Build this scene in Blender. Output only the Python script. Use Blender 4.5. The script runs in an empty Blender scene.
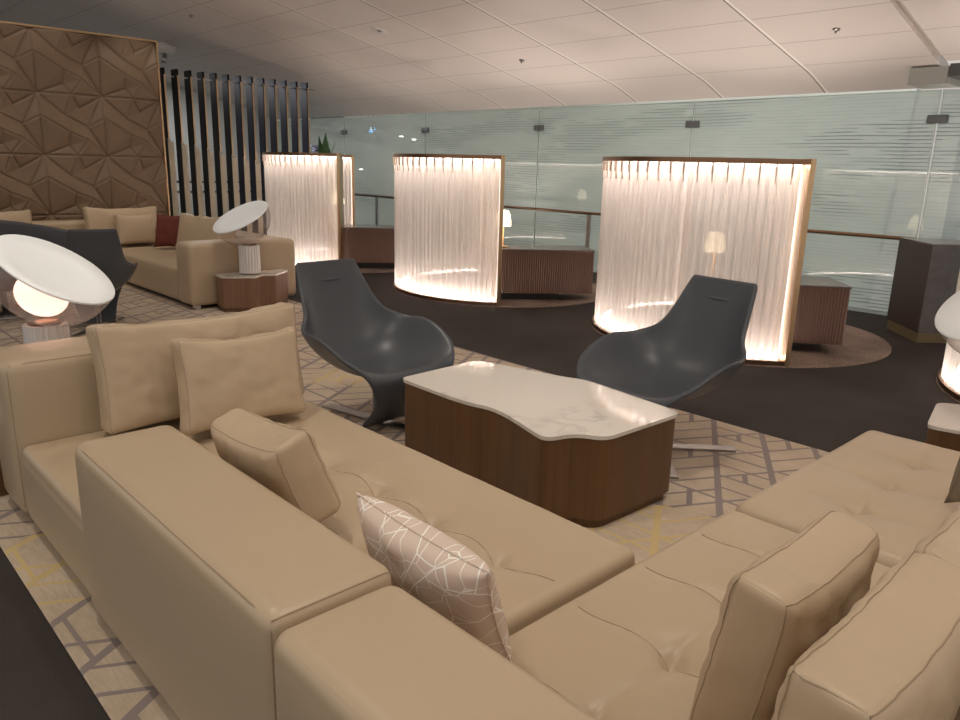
import bpy, bmesh, math, random
from mathutils import Vector, Matrix, noise, geometry
random.seed(4)
PI = math.pi
sc = bpy.context.scene
col = sc.collection

# ------------------------------------------------------------------ materials
def new_mat(name):
    m = bpy.data.materials.new(name); m.use_nodes = True
    nt = m.node_tree
    return m, nt, nt.nodes['Principled BSDF']

def thin_fresnel(h, ior):
    fr = h.n('ShaderNodeFresnel'); g = h.n('ShaderNodeNewGeometry')
    h.l(h.math('ADD', h.math('MULTIPLY', g.outputs['Backfacing'], 1/ior-ior), ior), fr.inputs[0]); return fr.outputs[0]

class NB:
    """small node-tree helper"""
    def __init__(s, nt): s.nt = nt
    def n(s, t, **k):
        o = s.nt.nodes.new(t)
        for a, b in k.items():
            if a in o.inputs.keys(): o.inputs[a].default_value = b
            else: setattr(o, a, b)
        return o
    def l(s, a, b): s.nt.links.new(a, b)
    def math(s, op, a, b=0.0, c=None):
        o = s.nt.nodes.new('ShaderNodeMath'); o.operation = op
        for i, v in enumerate((a, b, c)):
            if v is None: continue
            if hasattr(v, 'is_output'): s.l(v, o.inputs[i])
            else: o.inputs[i].default_value = v
        return o.outputs[0]
    def mix(s, f, a, b):
        o = s.nt.nodes.new('ShaderNodeMix'); o.data_type = 'RGBA'
        for i, v in ((0, f), (6, a), (7, b)):
            if hasattr(v, 'is_output'): s.l(v, o.inputs[i])
            elif i == 0: o.inputs[i].default_value = v
            else: o.inputs[i].default_value = (*v, 1)
        return o.outputs[2]
    def coord(s, kind='Object'):
        return s.nt.nodes.new('ShaderNodeTexCoord').outputs[kind]
    def noise(s, vec, scale, detail=2, rough=.5):
        o = s.nt.nodes.new('ShaderNodeTexNoise'); o.inputs['Scale'].default_value = scale
        o.inputs['Detail'].default_value = detail; o.inputs['Roughness'].default_value = rough
        s.l(vec, o.inputs['Vector']); return o.outputs['Fac']
    def bump(s, h, bsdf, strength=.2, dist=.01):
        o = s.nt.nodes.new('ShaderNodeBump'); o.inputs['Strength'].default_value = strength
        o.inputs['Distance'].default_value = dist
        s.l(h, o.inputs['Height']); s.l(o.outputs[0], bsdf.inputs['Normal'])
    def ramp(s, f, a, b):
        o = s.nt.nodes.new('ShaderNodeMapRange'); o.inputs[1].default_value = a; o.inputs[2].default_value = b
        o.clamp = True; s.l(f, o.inputs[0]); return o.outputs[0]
    def mapping(s, vec, scale=(1,1,1), rot=(0,0,0)):
        o = s.nt.nodes.new('ShaderNodeMapping'); o.inputs['Scale'].default_value = scale
        o.inputs['Rotation'].default_value = rot; s.l(vec, o.inputs[0]); return o.outputs[0]

def simple(name, c, rough=.5, metal=0., var=0., vscale=8, bump=0., bscale=60, spec=.5, coat=0):
    m, nt, b = new_mat(name)
    b.inputs['Base Color'].default_value = (*c, 1)
    b.inputs['Roughness'].default_value = rough; b.inputs['Metallic'].default_value = metal
    b.inputs['Specular IOR Level'].default_value = spec
    b.inputs['Coat Weight'].default_value = coat
    h = NB(nt); v = h.coord()
    f = h.noise(v, vscale, 3)
    h.l(h.mix(f, tuple(x*(1-var) for x in c), tuple(min(1, x*(1+var)) for x in c)), b.inputs['Base Color'])
    if bump: h.bump(h.noise(v, bscale, 2), b, bump, .004)
    return m

M = {}
M['leather'] = simple('tan_leather', (.50,.39,.265), .37, var=.05, vscale=3, bump=.06, bscale=160, spec=.45)
M['leather_cushion'] = simple('tan_leather_cushion', (.53,.41,.28), .43, var=.06, vscale=5, bump=.12, bscale=60, spec=.4)
M['seam'] = simple('leather_seam', (.36,.265,.17), .6)
M['chair'] = simple('charcoal_leather', (.074,.082,.094), .36, var=.08, vscale=4, bump=.05, bscale=200, spec=.4)
M['steel'] = simple('brushed_steel', (.42,.40,.40), .3, 1.)
M['chrome'] = simple('chrome', (.75,.74,.74), .12, 1.)
M['gold'] = simple('brushed_gold', (.62,.44,.26), .33, 1., var=.1, vscale=6)
M['bronze'] = simple('bronze', (.30,.18,.11), .38, 1., var=.1)
M['black'] = simple('black_plinth', (.012,.011,.011), .5)
M['dark_trim'] = simple('dark_trim', (.03,.02,.015), .3)
M['white'] = simple('white_enamel', (.86,.90,.90), .35)
M['ceramic'] = simple('white_plastic', (.75,.72,.68), .5)
M['fin_dark'] = simple('dark_gloss_fin', (.008,.006,.006), .4, spec=.2)
M['fin_blue_reflect'] = simple('painted_blue_reflection', (.006,.007,.030), .4, spec=.25)  # blue light mirrored in the dark gloss, painted as base colour
M['fin_cream_reflect'] = simple('painted_cream_reflection', (.55,.49,.37), .4)  # cream reflection on the fins, painted as a plain colour
M['red'] = simple('rust_velvet', (.13,.022,.010), .75, var=.2, vscale=12)
M['taupe'] = simple('taupe_fabric', (.22,.17,.12), .8, var=.2, vscale=40)
M['leaf'] = simple('leaf', (.05,.13,.04), .5, var=.3)
M['petal'] = simple('pale_petal', (.55,.55,.75), .6)
M['pot'] = simple('pot', (.05,.05,.05), .5)
M['grey_steel'] = simple('painted_steel', (.10,.095,.09), .5)
M['hall_wall'] = simple('hall_wall', (.56,.57,.53), .8, var=.06, vscale=.4)
M['hall_floor'] = simple('hall_floor', (.42,.47,.45), .5, var=.05)
M['side_wall'] = simple('side_wall', (.42,.43,.40), .8, var=.08, vscale=.8)
M['slate'] = simple('slate_stone', (.11,.11,.11), .45, var=.4, vscale=14)
M['umber'] = simple('umber_veneer', (.055,.034,.027), .4, var=.12, vscale=12)
M['desk_top'] = simple('desk_top', (.16,.13,.12), .18)
M['panel_leather'] = simple('brown_panel_leather', (.205,.135,.083), .5, var=.08, vscale=2, bump=.05, bscale=120)

def wood(name, a, b, axis='Z', scale=60):
    m, nt, bs = new_mat(name); h = NB(nt); v = h.coord()
    s = {'Z': (1,1,.02), 'X': (.02,1,1)}[axis]
    f = h.noise(h.mapping(v, s), scale, 3, .6)
    f2 = h.noise(h.mapping(v, s), scale*.15, 2)
    f = h.math('ADD', h.math('MULTIPLY', f, .65), h.math('MULTIPLY', f2, .45))
    h.l(h.mix(h.ramp(f, .35, .75), a, b), bs.inputs['Base Color'])
    bs.inputs['Roughness'].default_value = .42
    return m
M['walnut'] = wood('walnut', (.098,.048,.018), (.155,.078,.031))
M['walnut_light'] = wood('walnut_light', (.17,.085,.045), (.27,.15,.085))

def marble():
    m, nt, b = new_mat('white_marble'); h = NB(nt); v = h.coord()
    d = h.noise(v, 2.2, 4, .6)
    vv = nt.nodes.new('ShaderNodeVectorMath'); vv.operation = 'MULTIPLY_ADD'
    cmb = nt.nodes.new('ShaderNodeCombineXYZ'); h.l(d, cmb.inputs[0]); h.l(d, cmb.inputs[1])
    h.l(cmb.outputs[0], vv.inputs[0]); vv.inputs[1].default_value = (1.1,1.1,0); h.l(v, vv.inputs[2])
    w = h.noise(h.mapping(vv.outputs[0], (1.3,.55,1), (0,0,.6)), 1.1, 2, .5)
    vein = h.math('SUBTRACT', 1, h.ramp(h.math('ABSOLUTE', h.math('SUBTRACT', w, .5)), .0, .03))
    vein = h.math('MULTIPLY', vein, h.ramp(h.noise(v, 3.5, 2), .35, .65))
    h.l(h.mix(vein, (.72,.68,.61), (.52,.48,.42)), b.inputs['Base Color'])
    b.inputs['Roughness'].default_value = .09
    b.inputs['Coat Weight'].default_value = .3
    return m
M['marble'] = marble()

def carpet(name, c1, c2, sc1=250):
    m, nt, b = new_mat(name); h = NB(nt); v = h.coord()
    f = h.math('ADD', h.math('MULTIPLY', h.noise(v, sc1, 2), .5), h.math('MULTIPLY', h.noise(v, 1.3, 4), .5))
    h.l(h.mix(h.ramp(f, .35, .65), c1, c2), b.inputs['Base Color'])
    b.inputs['Roughness'].default_value = .95; b.inputs['Specular IOR Level'].default_value = .1
    h.bump(h.noise(v, sc1, 1), b, .4, .004)
    return m
M['carpet'] = carpet('dark_carpet', (.045,.038,.035), (.072,.063,.058))
M['pod_carpet'] = carpet('brown_flecked_carpet', (.14,.10,.08), (.40,.31,.26), 70)

def rug():
    m, nt, b = new_mat('geometric_rug'); h = NB(nt); v = h.coord()
    sep = nt.nodes.new('ShaderNodeSeparateXYZ'); h.l(v, sep.inputs[0])
    x, y = sep.outputs[0], sep.outputs[1]
    S = .275
    def coordn(deg, off):
        a = math.radians(deg); 
        return h.math('ADD', h.math('ADD', h.math('MULTIPLY', x, math.cos(a)/S), h.math('MULTIPLY', y, math.sin(a)/S)), off)
    A = coordn(121, .88)      # lines running along 31 deg
    B = coordn(1, .35)      # lines running along 91 deg
    C = coordn(61, .35)     # lines running along 151 deg (A = B..C consistent lattice)
    def line(t, w):
        f = h.math('FRACT', t); d = h.math('MINIMUM', f, h.math('SUBTRACT', 1, f))
        return h.math('LESS_THAN', d, w)
    def par(t, k=.5):
        return h.math('GREATER_THAN', h.math('FRACT', h.math('MULTIPLY', t, k)), .5)
    la = line(A, .06)
    lb = line(B, .035); lc = line(C, .035)
    pa, pb, pc = par(A), par(B), par(C)
    # half-step lines inside alternate cells make the trapezoid bars
    hb = h.math('MULTIPLY', line(h.math('MULTIPLY', B, 2), .06), pa)
    hc = h.math('MULTIPLY', line(h.math('MULTIPLY', C, 2), .06), h.math('SUBTRACT', 1, pa))
    ha = h.math('MULTIPLY', h.math('MULTIPLY', line(h.math('ADD', A, .5), .05), pb), pc)
    m1 = h.math('MAXIMUM', la, h.math('MAXIMUM', lb, lc))
    m2 = h.math('MAXIMUM', h.math('MAXIMUM', hb, hc), ha)
    # lb only where pb-cell, gives irregularity
    mask = h.math('MAXIMUM', h.math('MAXIMUM', la, h.math('MULTIPLY', lb, h.math('MAXIMUM', pc, pa))), h.math('MAXIMUM', lc, m2))
    band = h.noise(h.mapping(v, (.55,.9,1)), 1.0, 1)
    def blob(px_, py_, r0):
        dx = h.math('SUBTRACT', x, px_); dy = h.math('SUBTRACT', y, py_)
        return h.math('LESS_THAN', h.math('SQRT', h.math('ADD', h.math('MULTIPLY', dx, dx), h.math('MULTIPLY', dy, dy))), r0)
    yel = h.math('MAXIMUM', h.math('MAXIMUM', blob(2.45, 1.5, .52), blob(.55, 3.0, .33)), h.math('MULTIPLY', h.ramp(band, .58, .62), h.math('GREATER_THAN', y, 4.2)))
    linec = h.mix(yel, (.30,.25,.235), (.62,.48,.24))
    fib = h.noise(h.mapping(v, (90,14,1)), 1, 3)
    base = h.mix(h.ramp(h.math('ADD', h.math('MULTIPLY', fib, .5), h.math('MULTIPLY', h.noise(v, 3, 3), .5)), .3, .7), (.47,.375,.275), (.66,.55,.43))
    h.l(h.mix(mask, base, linec), b.inputs['Base Color'])
    b.inputs['Roughness'].default_value = .9; b.inputs['Specular IOR Level'].default_value = .2
    h.bump(h.math('ADD', h.math('MULTIPLY', mask, -1.0), h.math('MULTIPLY', fib, .3)), b, .5, .004)
    return m
M['rug'] = rug()

def ceiling_mat():
    m, nt, b = new_mat('ceiling_tiles'); h = NB(nt); v = h.coord()
    sep = nt.nodes.new('ShaderNodeSeparateXYZ'); h.l(v, sep.inputs[0])
    x, y = sep.outputs[0], sep.outputs[1]
    fy = h.math('FRACT', h.math('DIVIDE', h.math('ADD', y, 26.2-2.62), 1.31))
    dy = h.math('MULTIPLY', h.math('MINIMUM', fy, h.math('SUBTRACT', 1, fy)), 1.31)
    bar = h.math('LESS_THAN', dy, .016)
    edge = h.math('MULTIPLY', h.math('LESS_THAN', h.math('ABSOLUTE', h.math('SUBTRACT', h.math('MULTIPLY', fy, 1.31), .024)), .009), 1)
    fx = h.math('FRACT', h.math('DIVIDE', h.math('ADD', x, 62.-7.18+.6), 1.24/2))
    dx = h.math('MULTIPLY', h.math('MINIMUM', fx, h.math('SUBTRACT', 1, fx)), .62)
    cr = h.math('MULTIPLY', h.math('LESS_THAN', dx, .006), h.math('LESS_THAN', x, 8.5))
    c = h.mix(h.noise(v, .8, 2), (.66,.61,.575), (.70,.645,.61))
    c = h.mix(cr, c, (.42,.38,.35))
    c = h.mix(bar, c, (.86,.82,.77))
    c = h.mix(edge, c, (.22,.19,.17))
    h.l(c, b.inputs['Base Color']); b.inputs['Roughness'].default_value = .6
    return m
M['ceiling'] = ceiling_mat()
M['ceiling_white'] = simple('soffit_white', (.70,.66,.60), .6)

def emis(name, c, s):
    m, nt, b = new_mat(name)
    b.inputs['Base Color'].default_value = (*c, 1)
    b.inputs['Emission Color'].default_value = (*c, 1); b.inputs['Emission Strength'].default_value = s
    h = NB(nt)
    g = h.noise(h.coord(), 5, 0)
    h.l(h.mix(g, c, c), b.inputs['Base Color'])
    return m
M['led'] = emis('led_strip', (1, .87, .78), 24)
M['led_top'] = emis('led_strip_top', (1, .87, .78), 17)
M['fill_side'] = emis('fill_strip_side', (1, .87, .78), 4)  # added fill glow at the booth ends
M['bulb'] = emis('frosted_bulb', (1, .74, .66), .72)
def frost():
    m, nt, b = new_mat('frosted_cover'); h = NB(nt); nt.nodes.remove(b)
    e = h.n('ShaderNodeEmission'); lw = h.n('ShaderNodeLayerWeight'); lw.inputs[0].default_value = .4
    tr = h.n('ShaderNodeBsdfTranslucent'); tr.inputs[0].default_value = (.95,.80,.76,1)
    d = h.n('ShaderNodeBsdfDiffuse'); d.inputs[0].default_value = (.9,.78,.74,1)
    m1 = h.n('ShaderNodeMixShader'); m1.inputs[0].default_value = .35; h.l(tr.outputs[0], m1.inputs[1]); h.l(d.outputs[0], m1.inputs[2])
    nz = h.noise(h.coord(), 3, 1)
    e.inputs[0].default_value = (1,.74,.68,1); h.l(h.math('MULTIPLY', nz, .35), e.inputs[1])
    a = nt.nodes.new('ShaderNodeAddShader'); h.l(m1.outputs[0], a.inputs[0]); h.l(e.outputs[0], a.inputs[1])
    h.l(a.outputs[0], nt.nodes['Material Output'].inputs[0]); return m
M['bulb'] = frost()
M['shade'] = emis('opal_shade', (1, .80, .52), 3.0)
M['spot'] = emis('downlight', (1, .95, .85), 14)

def curtain_mat(name, base_t, var_t):
    m, nt, b = new_mat(name); h = NB(nt)
    nt.nodes.remove(b)
    out = nt.nodes['Material Output']
    uv = h.coord('UV')
    st = h.noise(h.mapping(uv, (1, .10, 1)), 14, 4, .65)
    st2 = h.noise(h.mapping(uv, (1, .05, 1)), 60, 2, .6)
    f = h.math('ADD', h.math('MULTIPLY', st, .7), h.math('MULTIPLY', st2, .3))
    a = h.math('MULTIPLY', h.math('SUBTRACT', 1, h.ramp(f, .30, .68)), var_t)
    a = h.math('ADD', a, base_t)
    dif = h.n('ShaderNodeBsdfDiffuse'); tr = h.n('ShaderNodeBsdfTranslucent'); tp = h.n('ShaderNodeBsdfTransparent')
    cc = h.mix(h.ramp(f, .3, .7), (.90,.86,.83), (.95,.92,.89))
    h.l(cc, dif.inputs[0]); h.l(cc, tr.inputs[0])
    m1 = h.n('ShaderNodeMixShader'); m1.inputs[0].default_value = .62
    h.l(dif.outputs[0], m1.inputs[1]); h.l(tr.outputs[0], m1.inputs[2])
    m2 = h.n('ShaderNodeMixShader'); h.l(a, m2.inputs[0]); h.l(m1.outputs[0], m2.inputs[1]); h.l(tp.outputs[0], m2.inputs[2])
    h.l(m2.outputs[0], out.inputs[0])
    return m
M['pleat'] = simple('folded_sheer', (.62,.52,.45), .8)
M['sheer'] = curtain_mat('sheer_curtain', .14, .22)
M['sheer_inner'] = curtain_mat('inner_sheer_curtain', .36, .20)

def glass_film():
    m, nt, b = new_mat('frosted_striped_glass'); h = NB(nt); nt.nodes.remove(b)
    out = nt.nodes['Material Output']; v = h.coord()
    sep = nt.nodes.new('ShaderNodeSeparateXYZ'); h.l(v, sep.inputs[0]); y, z = sep.outputs[1], sep.outputs[2]
    wob = h.math('MULTIPLY', h.math('SUBTRACT', h.noise(h.mapping(v, (1,.5,1.5)), .9, 2), .5), .07)
    zz = h.math('ADD', z, wob)
    f = h.math('FRACT', h.math('MULTIPLY', zz, 26)); thin = h.math('LESS_THAN', f, .25)
    m_a = h.ramp(h.noise(h.mapping(v, (1,.45,2.6)), 1.0, 2), .47, .55)
    brk = h.ramp(h.noise(h.mapping(v, (1,2.2,17)), 1.0, 1), .38, .44)
    line = h.math('MULTIPLY', h.math('MULTIPLY', thin, h.math('MAXIMUM', m_a, .28)), brk)
    tp = h.n('ShaderNodeBsdfTransparent'); tp.inputs[0].default_value = (.88,.92,.90,1)
    d = h.n('ShaderNodeBsdfDiffuse'); d.inputs[0].default_value = (.60,.62,.58,1)
    t = h.n('ShaderNodeBsdfTranslucent'); t.inputs[0].default_value = (.66,.69,.65,1)
    ms = h.n('ShaderNodeMixShader'); ms.inputs[0].default_value = .55; h.l(d.outputs[0], ms.inputs[1]); h.l(t.outputs[0], ms.inputs[2])
    ld = h.n('ShaderNodeBsdfDiffuse'); ld.inputs[0].default_value = (.07,.14,.17,1)
    m0 = h.n('ShaderNodeMixShader'); m0.inputs[0].default_value = .5   # film over clear glass
    h.l(tp.outputs[0], m0.inputs[1]); h.l(ms.outputs[0], m0.inputs[2])
    m1 = h.n('ShaderNodeMixShader'); h.l(h.math('MULTIPLY', line, .5), m1.inputs[0]); h.l(m0.outputs[0], m1.inputs[1]); h.l(ld.outputs[0], m1.inputs[2])
    g = h.n('ShaderNodeBsdfGlossy'); g.inputs['Roughness'].default_value = .02
    fr = thin_fresnel(h, 1.6)
    m2 = h.n('ShaderNodeMixShader'); h.l(fr, m2.inputs[0]); h.l(m1.outputs[0], m2.inputs[1]); h.l(g.outputs[0], m2.inputs[2])
    h.l(m2.outputs[0], out.inputs[0])
    return m
M['glass_wall'] = glass_film()

def thin_glass(name, tint, ior=1.45, haze=0.):
    m, nt, b = new_mat(name); h = NB(nt); nt.nodes.remove(b)
    out = nt.nodes['Material Output']
    tp = h.n('ShaderNodeBsdfTransparent'); tp.inputs[0].default_value = (*tint, 1)
    g = h.n('ShaderNodeBsdfGlossy'); g.inputs['Roughness'].default_value = .03
    fr = thin_fresnel(h, ior)
    m2 = h.n('ShaderNodeMixShader'); hz = h.n('ShaderNodeBsdfTranslucent'); hz.inputs[0].default_value = (.9,.78,.74,1)
    m1 = h.n('ShaderNodeMixShader'); m1.inputs[0].default_value = haze; h.l(tp.outputs[0], m1.inputs[1]); h.l(hz.outputs[0], m1.inputs[2])
    h.l(fr, m2.inputs[0]); h.l(m1.outputs[0], m2.inputs[1]); h.l(g.outputs[0], m2.inputs[2])
    h.l(m2.outputs[0], out.inputs[0]); return m
M['bowl'] = thin_glass('clear_bowl_glass', (.95,.93,.92), 1.55, .12)
M['edge_glass'] = simple('glass_edge', (.66,.76,.71), .3)

def pillow_print():
    m, nt, b = new_mat('line_print_fabric'); h = NB(nt); v = h.coord()
    w = nt.nodes.new('ShaderNodeVectorMath'); w.operation = 'ADD'
    nz = h.n('ShaderNodeTexNoise'); nz.inputs['Scale'].default_value = 3; h.l(v, nz.inputs[0])
    sc_ = nt.nodes.new('ShaderNodeVectorMath'); sc_.operation = 'SCALE'; sc_.inputs['Scale'].default_value = .05; h.l(nz.outputs['Color'], sc_.inputs[0])
    h.l(v, w.inputs[0]); h.l(sc_.outputs[0], w.inputs[1])
    masks = []
    for s, off, mp in ((10, 0, (1,.35,.8)), (13, 3, (.8,.35,1.3))):
        vo = h.n('ShaderNodeTexVoronoi', feature='DISTANCE_TO_EDGE'); vo.inputs['Scale'].default_value = s
        mpn = nt.nodes.new('ShaderNodeMapping'); mpn.inputs['Location'].default_value = (off,off,off); mpn.inputs['Scale'].default_value = mp
        mpn.inputs['Rotation'].default_value = (0,.5*off,0)
        h.l(w.outputs[0], mpn.inputs[0]); h.l(mpn.outputs[0], vo.inputs['Vector'])
        masks.append(h.math('LESS_THAN', vo.outputs['Distance'], .012))
    mk = h.math('MAXIMUM', *masks)
    h.l(h.mix(mk, (.70,.57,.48), (.97,.94,.88)), b.inputs['Base Color']); b.inputs['Roughness'].default_value = .7
    return m
M['print'] = pillow_print()

# ------------------------------------------------------------------ object helpers
def link(name, bm, mat, parent=None, smooth=True, recalc=True):
    me = bpy.data.meshes.new(name)
    if recalc: bmesh.ops.recalc_face_normals(bm, faces=bm.faces)
    bm.to_mesh(me); bm.free()
    if smooth:
        for p in me.polygons: p.use_smooth = True
    for mm in (mat if isinstance(mat, (list, tuple)) else [mat]): me.materials.append(mm)
    o = bpy.data.objects.new(name, me); col.objects.link(o)
    if parent: o.parent = parent
    return o
def sharp(o, ang=35):
    me = o.data
    bm = bmesh.new(); bm.from_mesh(me)
    for e in bm.edges:
        if len(e.link_faces) == 2 and e.calc_face_angle(0) > math.radians(ang): e.smooth = False
    bm.to_mesh(me); bm.free(); return o
def tag(o, label, cat, group=None):
    o['label'] = label; o['category'] = cat
    if group: o['group'] = group
    return o
def thing(name, label, cat, loc=(0,0,0), rz=0, group=None):
    o = bpy.data.objects.new(name, None); col.objects.link(o); o.empty_display_size = .1
    o.location = loc; o.rotation_euler = (0,0,rz); return tag(o, label, cat, group)
def struct(name, bm, mat, parent=None, smooth=False):
    o = link(name, bm, mat, parent, smooth=smooth)
    if parent is None: o['kind'] = 'structure'
    return o
def box(bm, x0,x1,y0,y1,z0,z1, mat=None):
    r = bmesh.ops.create_cube(bm, size=1)
    for v in r['verts']:
        v.co = Vector((x0+(v.co.x+.5)*(x1-x0), y0+(v.co.y+.5)*(y1-y0), z0+(v.co.z+.5)*(z1-z0)))
        if mat: v.co = mat @ v.co
    return r['verts']
def prism(bm, pts, z0, z1):
    a = [bm.verts.new((p[0],p[1],z0)) for p in pts]; b = [bm.verts.new((p[0],p[1],z1)) for p in pts]
    n = len(pts)
    bm.faces.new(a[::-1]); bm.faces.new(b)
    for i in range(n): bm.faces.new((a[i],a[(i+1)%n],b[(i+1)%n],b[i]))
def bevel(bm, w, seg=3, ang=30):
    es = [e for e in bm.edges if len(e.link_faces)==2 and e.calc_face_angle(0) > math.radians(ang)]
    bmesh.ops.bevel(bm, geom=es, offset=w, segments=seg, affect='EDGES', profile=.6)
def tube(bm, pts, r, n=8, closed=False):
    pts = [Vector(p) for p in pts]; N = len(pts); rings = []
    for i, p in enumerate(pts):
        a = pts[(i-1) % N] if (closed or i) else p; b = pts[(i+1) % N] if (closed or i < N-1) else p
        t = (b-a).normalized()
        up = Vector((0,0,1)) if abs(t.z) < .9 else Vector((1,0,0))
        s = t.cross(up).normalized(); u = s.cross(t)
        rr = r[i] if isinstance(r, (list,tuple)) else r
        rings.append([bm.verts.new(p + rr*(math.cos(2*PI*k/n)*s + math.sin(2*PI*k/n)*u)) for k in range(n)])
    for i in range(N if closed else N-1):
        A, B = rings[i], rings[(i+1) % N]
        for k in range(n): bm.faces.new((A[k],A[(k+1)%n],B[(k+1)%n],B[k]))
    if not closed: bm.faces.new(rings[0][::-1]); bm.faces.new(rings[-1])
def lathe(bm, prof, n=32, mtx=None):
    rings = []
    for r, z in prof:
        if r < 1e-5: rings.append([bm.verts.new((0,0,z))])
        else: rings.append([bm.verts.new((r*math.cos(2*PI*k/n), r*math.sin(2*PI*k/n), z)) for k in range(n)])
    for A, B in zip(rings, rings[1:]):
        for k in range(n):
            a = A if len(A) > 1 else A*n; b = B if len(B) > 1 else B*n
            q = []
            for v in (a[k], a[(k+1)%n], b[(k+1)%n], b[k]):
                if v not in q: q.append(v)
            if len(q) > 2: bm.faces.new(q)
    if mtx:
        for v in bm.verts: v.co = mtx @ v.co
def grid_faces(bm, V, closed_u=False):
    nu, nv = len(V), len(V[0])
    for i in range(nu if closed_u else nu-1):
        for j in range(nv-1):
            bm.faces.new((V[i][j], V[(i+1)%nu][j], V[(i+1)%nu][j+1], V[i][j+1]))

def spaced(L, r, step):
    """positions along an edge of length L, dense in the rounded ends"""
    e = [r*(1-math.cos(PI/2*k/4)) for k in range(5)]
    n = max(2, int((L-2*r)/step)); mid = [r+(L-2*r)*k/n for k in range(1, n)]
    return e[:-1] + [r] + mid + [L-r] + [L-x for x in e[:-1]][::-1]
def rslab(w, d, h, r, fn=None, step=.06, power=None):
    """rounded box centred at origin (w x d x h); fn(p, q) moves the rounded point p (q: same point on the plain box)"""
    bm = bmesh.new(); H = (w/2, d/2, h/2)
    ax = [spaced(2*H[i], r, step) for i in range(3)]
    cache = {}
    def V(i, j, k):
        key = (i, j, k)
        if key not in cache:
            q = Vector((ax[0][i]-H[0], ax[1][j]-H[1], ax[2][k]-H[2]))
            c = Vector([max(-(H[t]-r), min(H[t]-r, q[t])) for t in range(3)])
            dv = q-c
            p = c + (dv.normalized()*r if dv.length > 1e-9 else dv)
            if fn: p = fn(p, q)
            cache[key] = bm.verts.new(p)
        return cache[key]
    nx, ny, nz = len(ax[0])-1, len(ax[1])-1, len(ax[2])-1
    for i in range(nx):
        for j in range(ny):
            bm.faces.new((V(i,j,nz),V(i+1,j,nz),V(i+1,j+1,nz),V(i,j+1,nz))); bm.faces.new((V(i,j,0),V(i,j+1,0),V(i+1,j+1,0),V(i+1,j,0)))
    for i in range(nx):
        for k in range(nz):
            bm.faces.new((V(i,0,k),V(i+1,0,k),V(i+1,0,k+1),V(i,0,k+1))); bm.faces.new((V(i,ny,k),V(i,ny,k+1),V(i+1,ny,k+1),V(i+1,ny,k)))
    for j in range(ny):
        for k in range(nz):
            bm.faces.new((V(0,j,k),V(0,j,k+1),V(0,j+1,k+1),V(0,j+1,k))); bm.faces.new((V(nx,j,k),V(nx,j+1,k),V(nx,j+1,k+1),V(nx,j,k+1)))
    return bm
def rpoint(q, w, d, h, r):
    H = (w/2, d/2, h/2); q = Vector(q)
    c = Vector([max(-(H[t]-r), min(H[t]-r, q[t])) for t in range(3)]); dv = q-c
    return c + dv.normalized()*r

# ------------------------------------------------------------------ camera (solved from the photo's vanishing points)
f_px, pitch, roll, yaw = 752.05, .25376, -.02614, .80873
fw = Vector((math.cos(yaw)*math.cos(pitch), math.sin(yaw)*math.cos(pitch), -math.sin(pitch)))
rt = Vector((math.sin(yaw), -math.cos(yaw), 0)); dn = fw.cross(rt)
r2 = math.cos(roll)*rt + math.sin(roll)*dn; d2 = -math.sin(roll)*rt + math.cos(roll)*dn
cd = bpy.data.cameras.new('camera'); cam = bpy.data.objects.new('camera', cd); col.objects.link(cam)
R3 = Matrix((r2, -d2, -fw)).transposed()
cam.matrix_world = Matrix.Translation((0,0,1.55)) @ R3.to_4x4()
cd.sensor_width = 36; cd.lens = f_px/960*36; cd.clip_start = .05; cd.clip_end = 200
sc.camera = cam

# ------------------------------------------------------------------ setting
bm = bmesh.new(); box(bm, -4.5, 9.45, -4, 17, -.2, 0); struct('floor', bm, M['carpet'])
bm = bmesh.new(); box(bm, .505, 4.245, -2.2, 9.9, .0, .012); bevel(bm, .005, 1)
tag(link('patterned_rug', bm, M['rug'], smooth=False), 'large cream rug with grey and yellow geometric lines under the seating', 'rug')

def ceil_z(x): return 2.5 + .23*(9.2-x)
bm = bmesh.new()
prof = [(-4.5, ceil_z(-4.5)), (4, ceil_z(4)), (8.62, ceil_z(8.62)), (8.80, ceil_z(8.8)-.012), (9.0, ceil_z(9.0)-.035), (9.16, 2.452)]
lo = []; hi = []
ys = [2.62, 17.0]
def ceil_part(name, y0, y1, prof):
    bm = bmesh.new()
    lo = [(x, z) for x, z in prof]; up = [(x, z+.12) for x, z in prof][::-1]
    ring = lo + up; a = [bm.verts.new((x, y0, z)) for x, z in ring]; b = [bm.verts.new((x, y1, z)) for x, z in ring]
    n = len(ring)
    for i in range(n): bm.faces.new((a[i], a[(i+1)%n], b[(i+1)%n], b[i]))
    for i in range(len(prof)-1):
        for s in (a, b): bm.faces.new((s[i], s[i+1], s[n-2-i], s[n-1-i]))
    return struct(name, bm, M['ceiling'])
ceil_part('ceiling', 2.66, 17, prof)
ceil_part('ceiling.001', -4, 2.58, [(-4.5, ceil_z(-4.5)), (8.6, ceil_z(8.6))])
bm = bmesh.new(); prism(bm, [(0,0),(1,0),(1,1),(0,1)], 0, 1)
bm.clear()
# white shadow-gap strip between the two ceiling fields
a = [bm.verts.new((x, y, z)) for x, y, z in ((-4.5,2.56,ceil_z(-4.5)+.05),(8.6,2.56,ceil_z(8.6)+.05),(8.6,2.68,ceil_z(8.6)+.05),(-4.5,2.68,ceil_z(-4.5)+.05))]
b = [bm.verts.new(v.co+Vector((0,0,.03))) for v in a]
bm.faces.new(a); bm.faces.new(b[::-1])
for i in range(4): bm.faces.new((a[i],a[(i+1)%4],b[(i+1)%4],b[i]))
struct('trim_1', bm, M['ceiling_white'])
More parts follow.
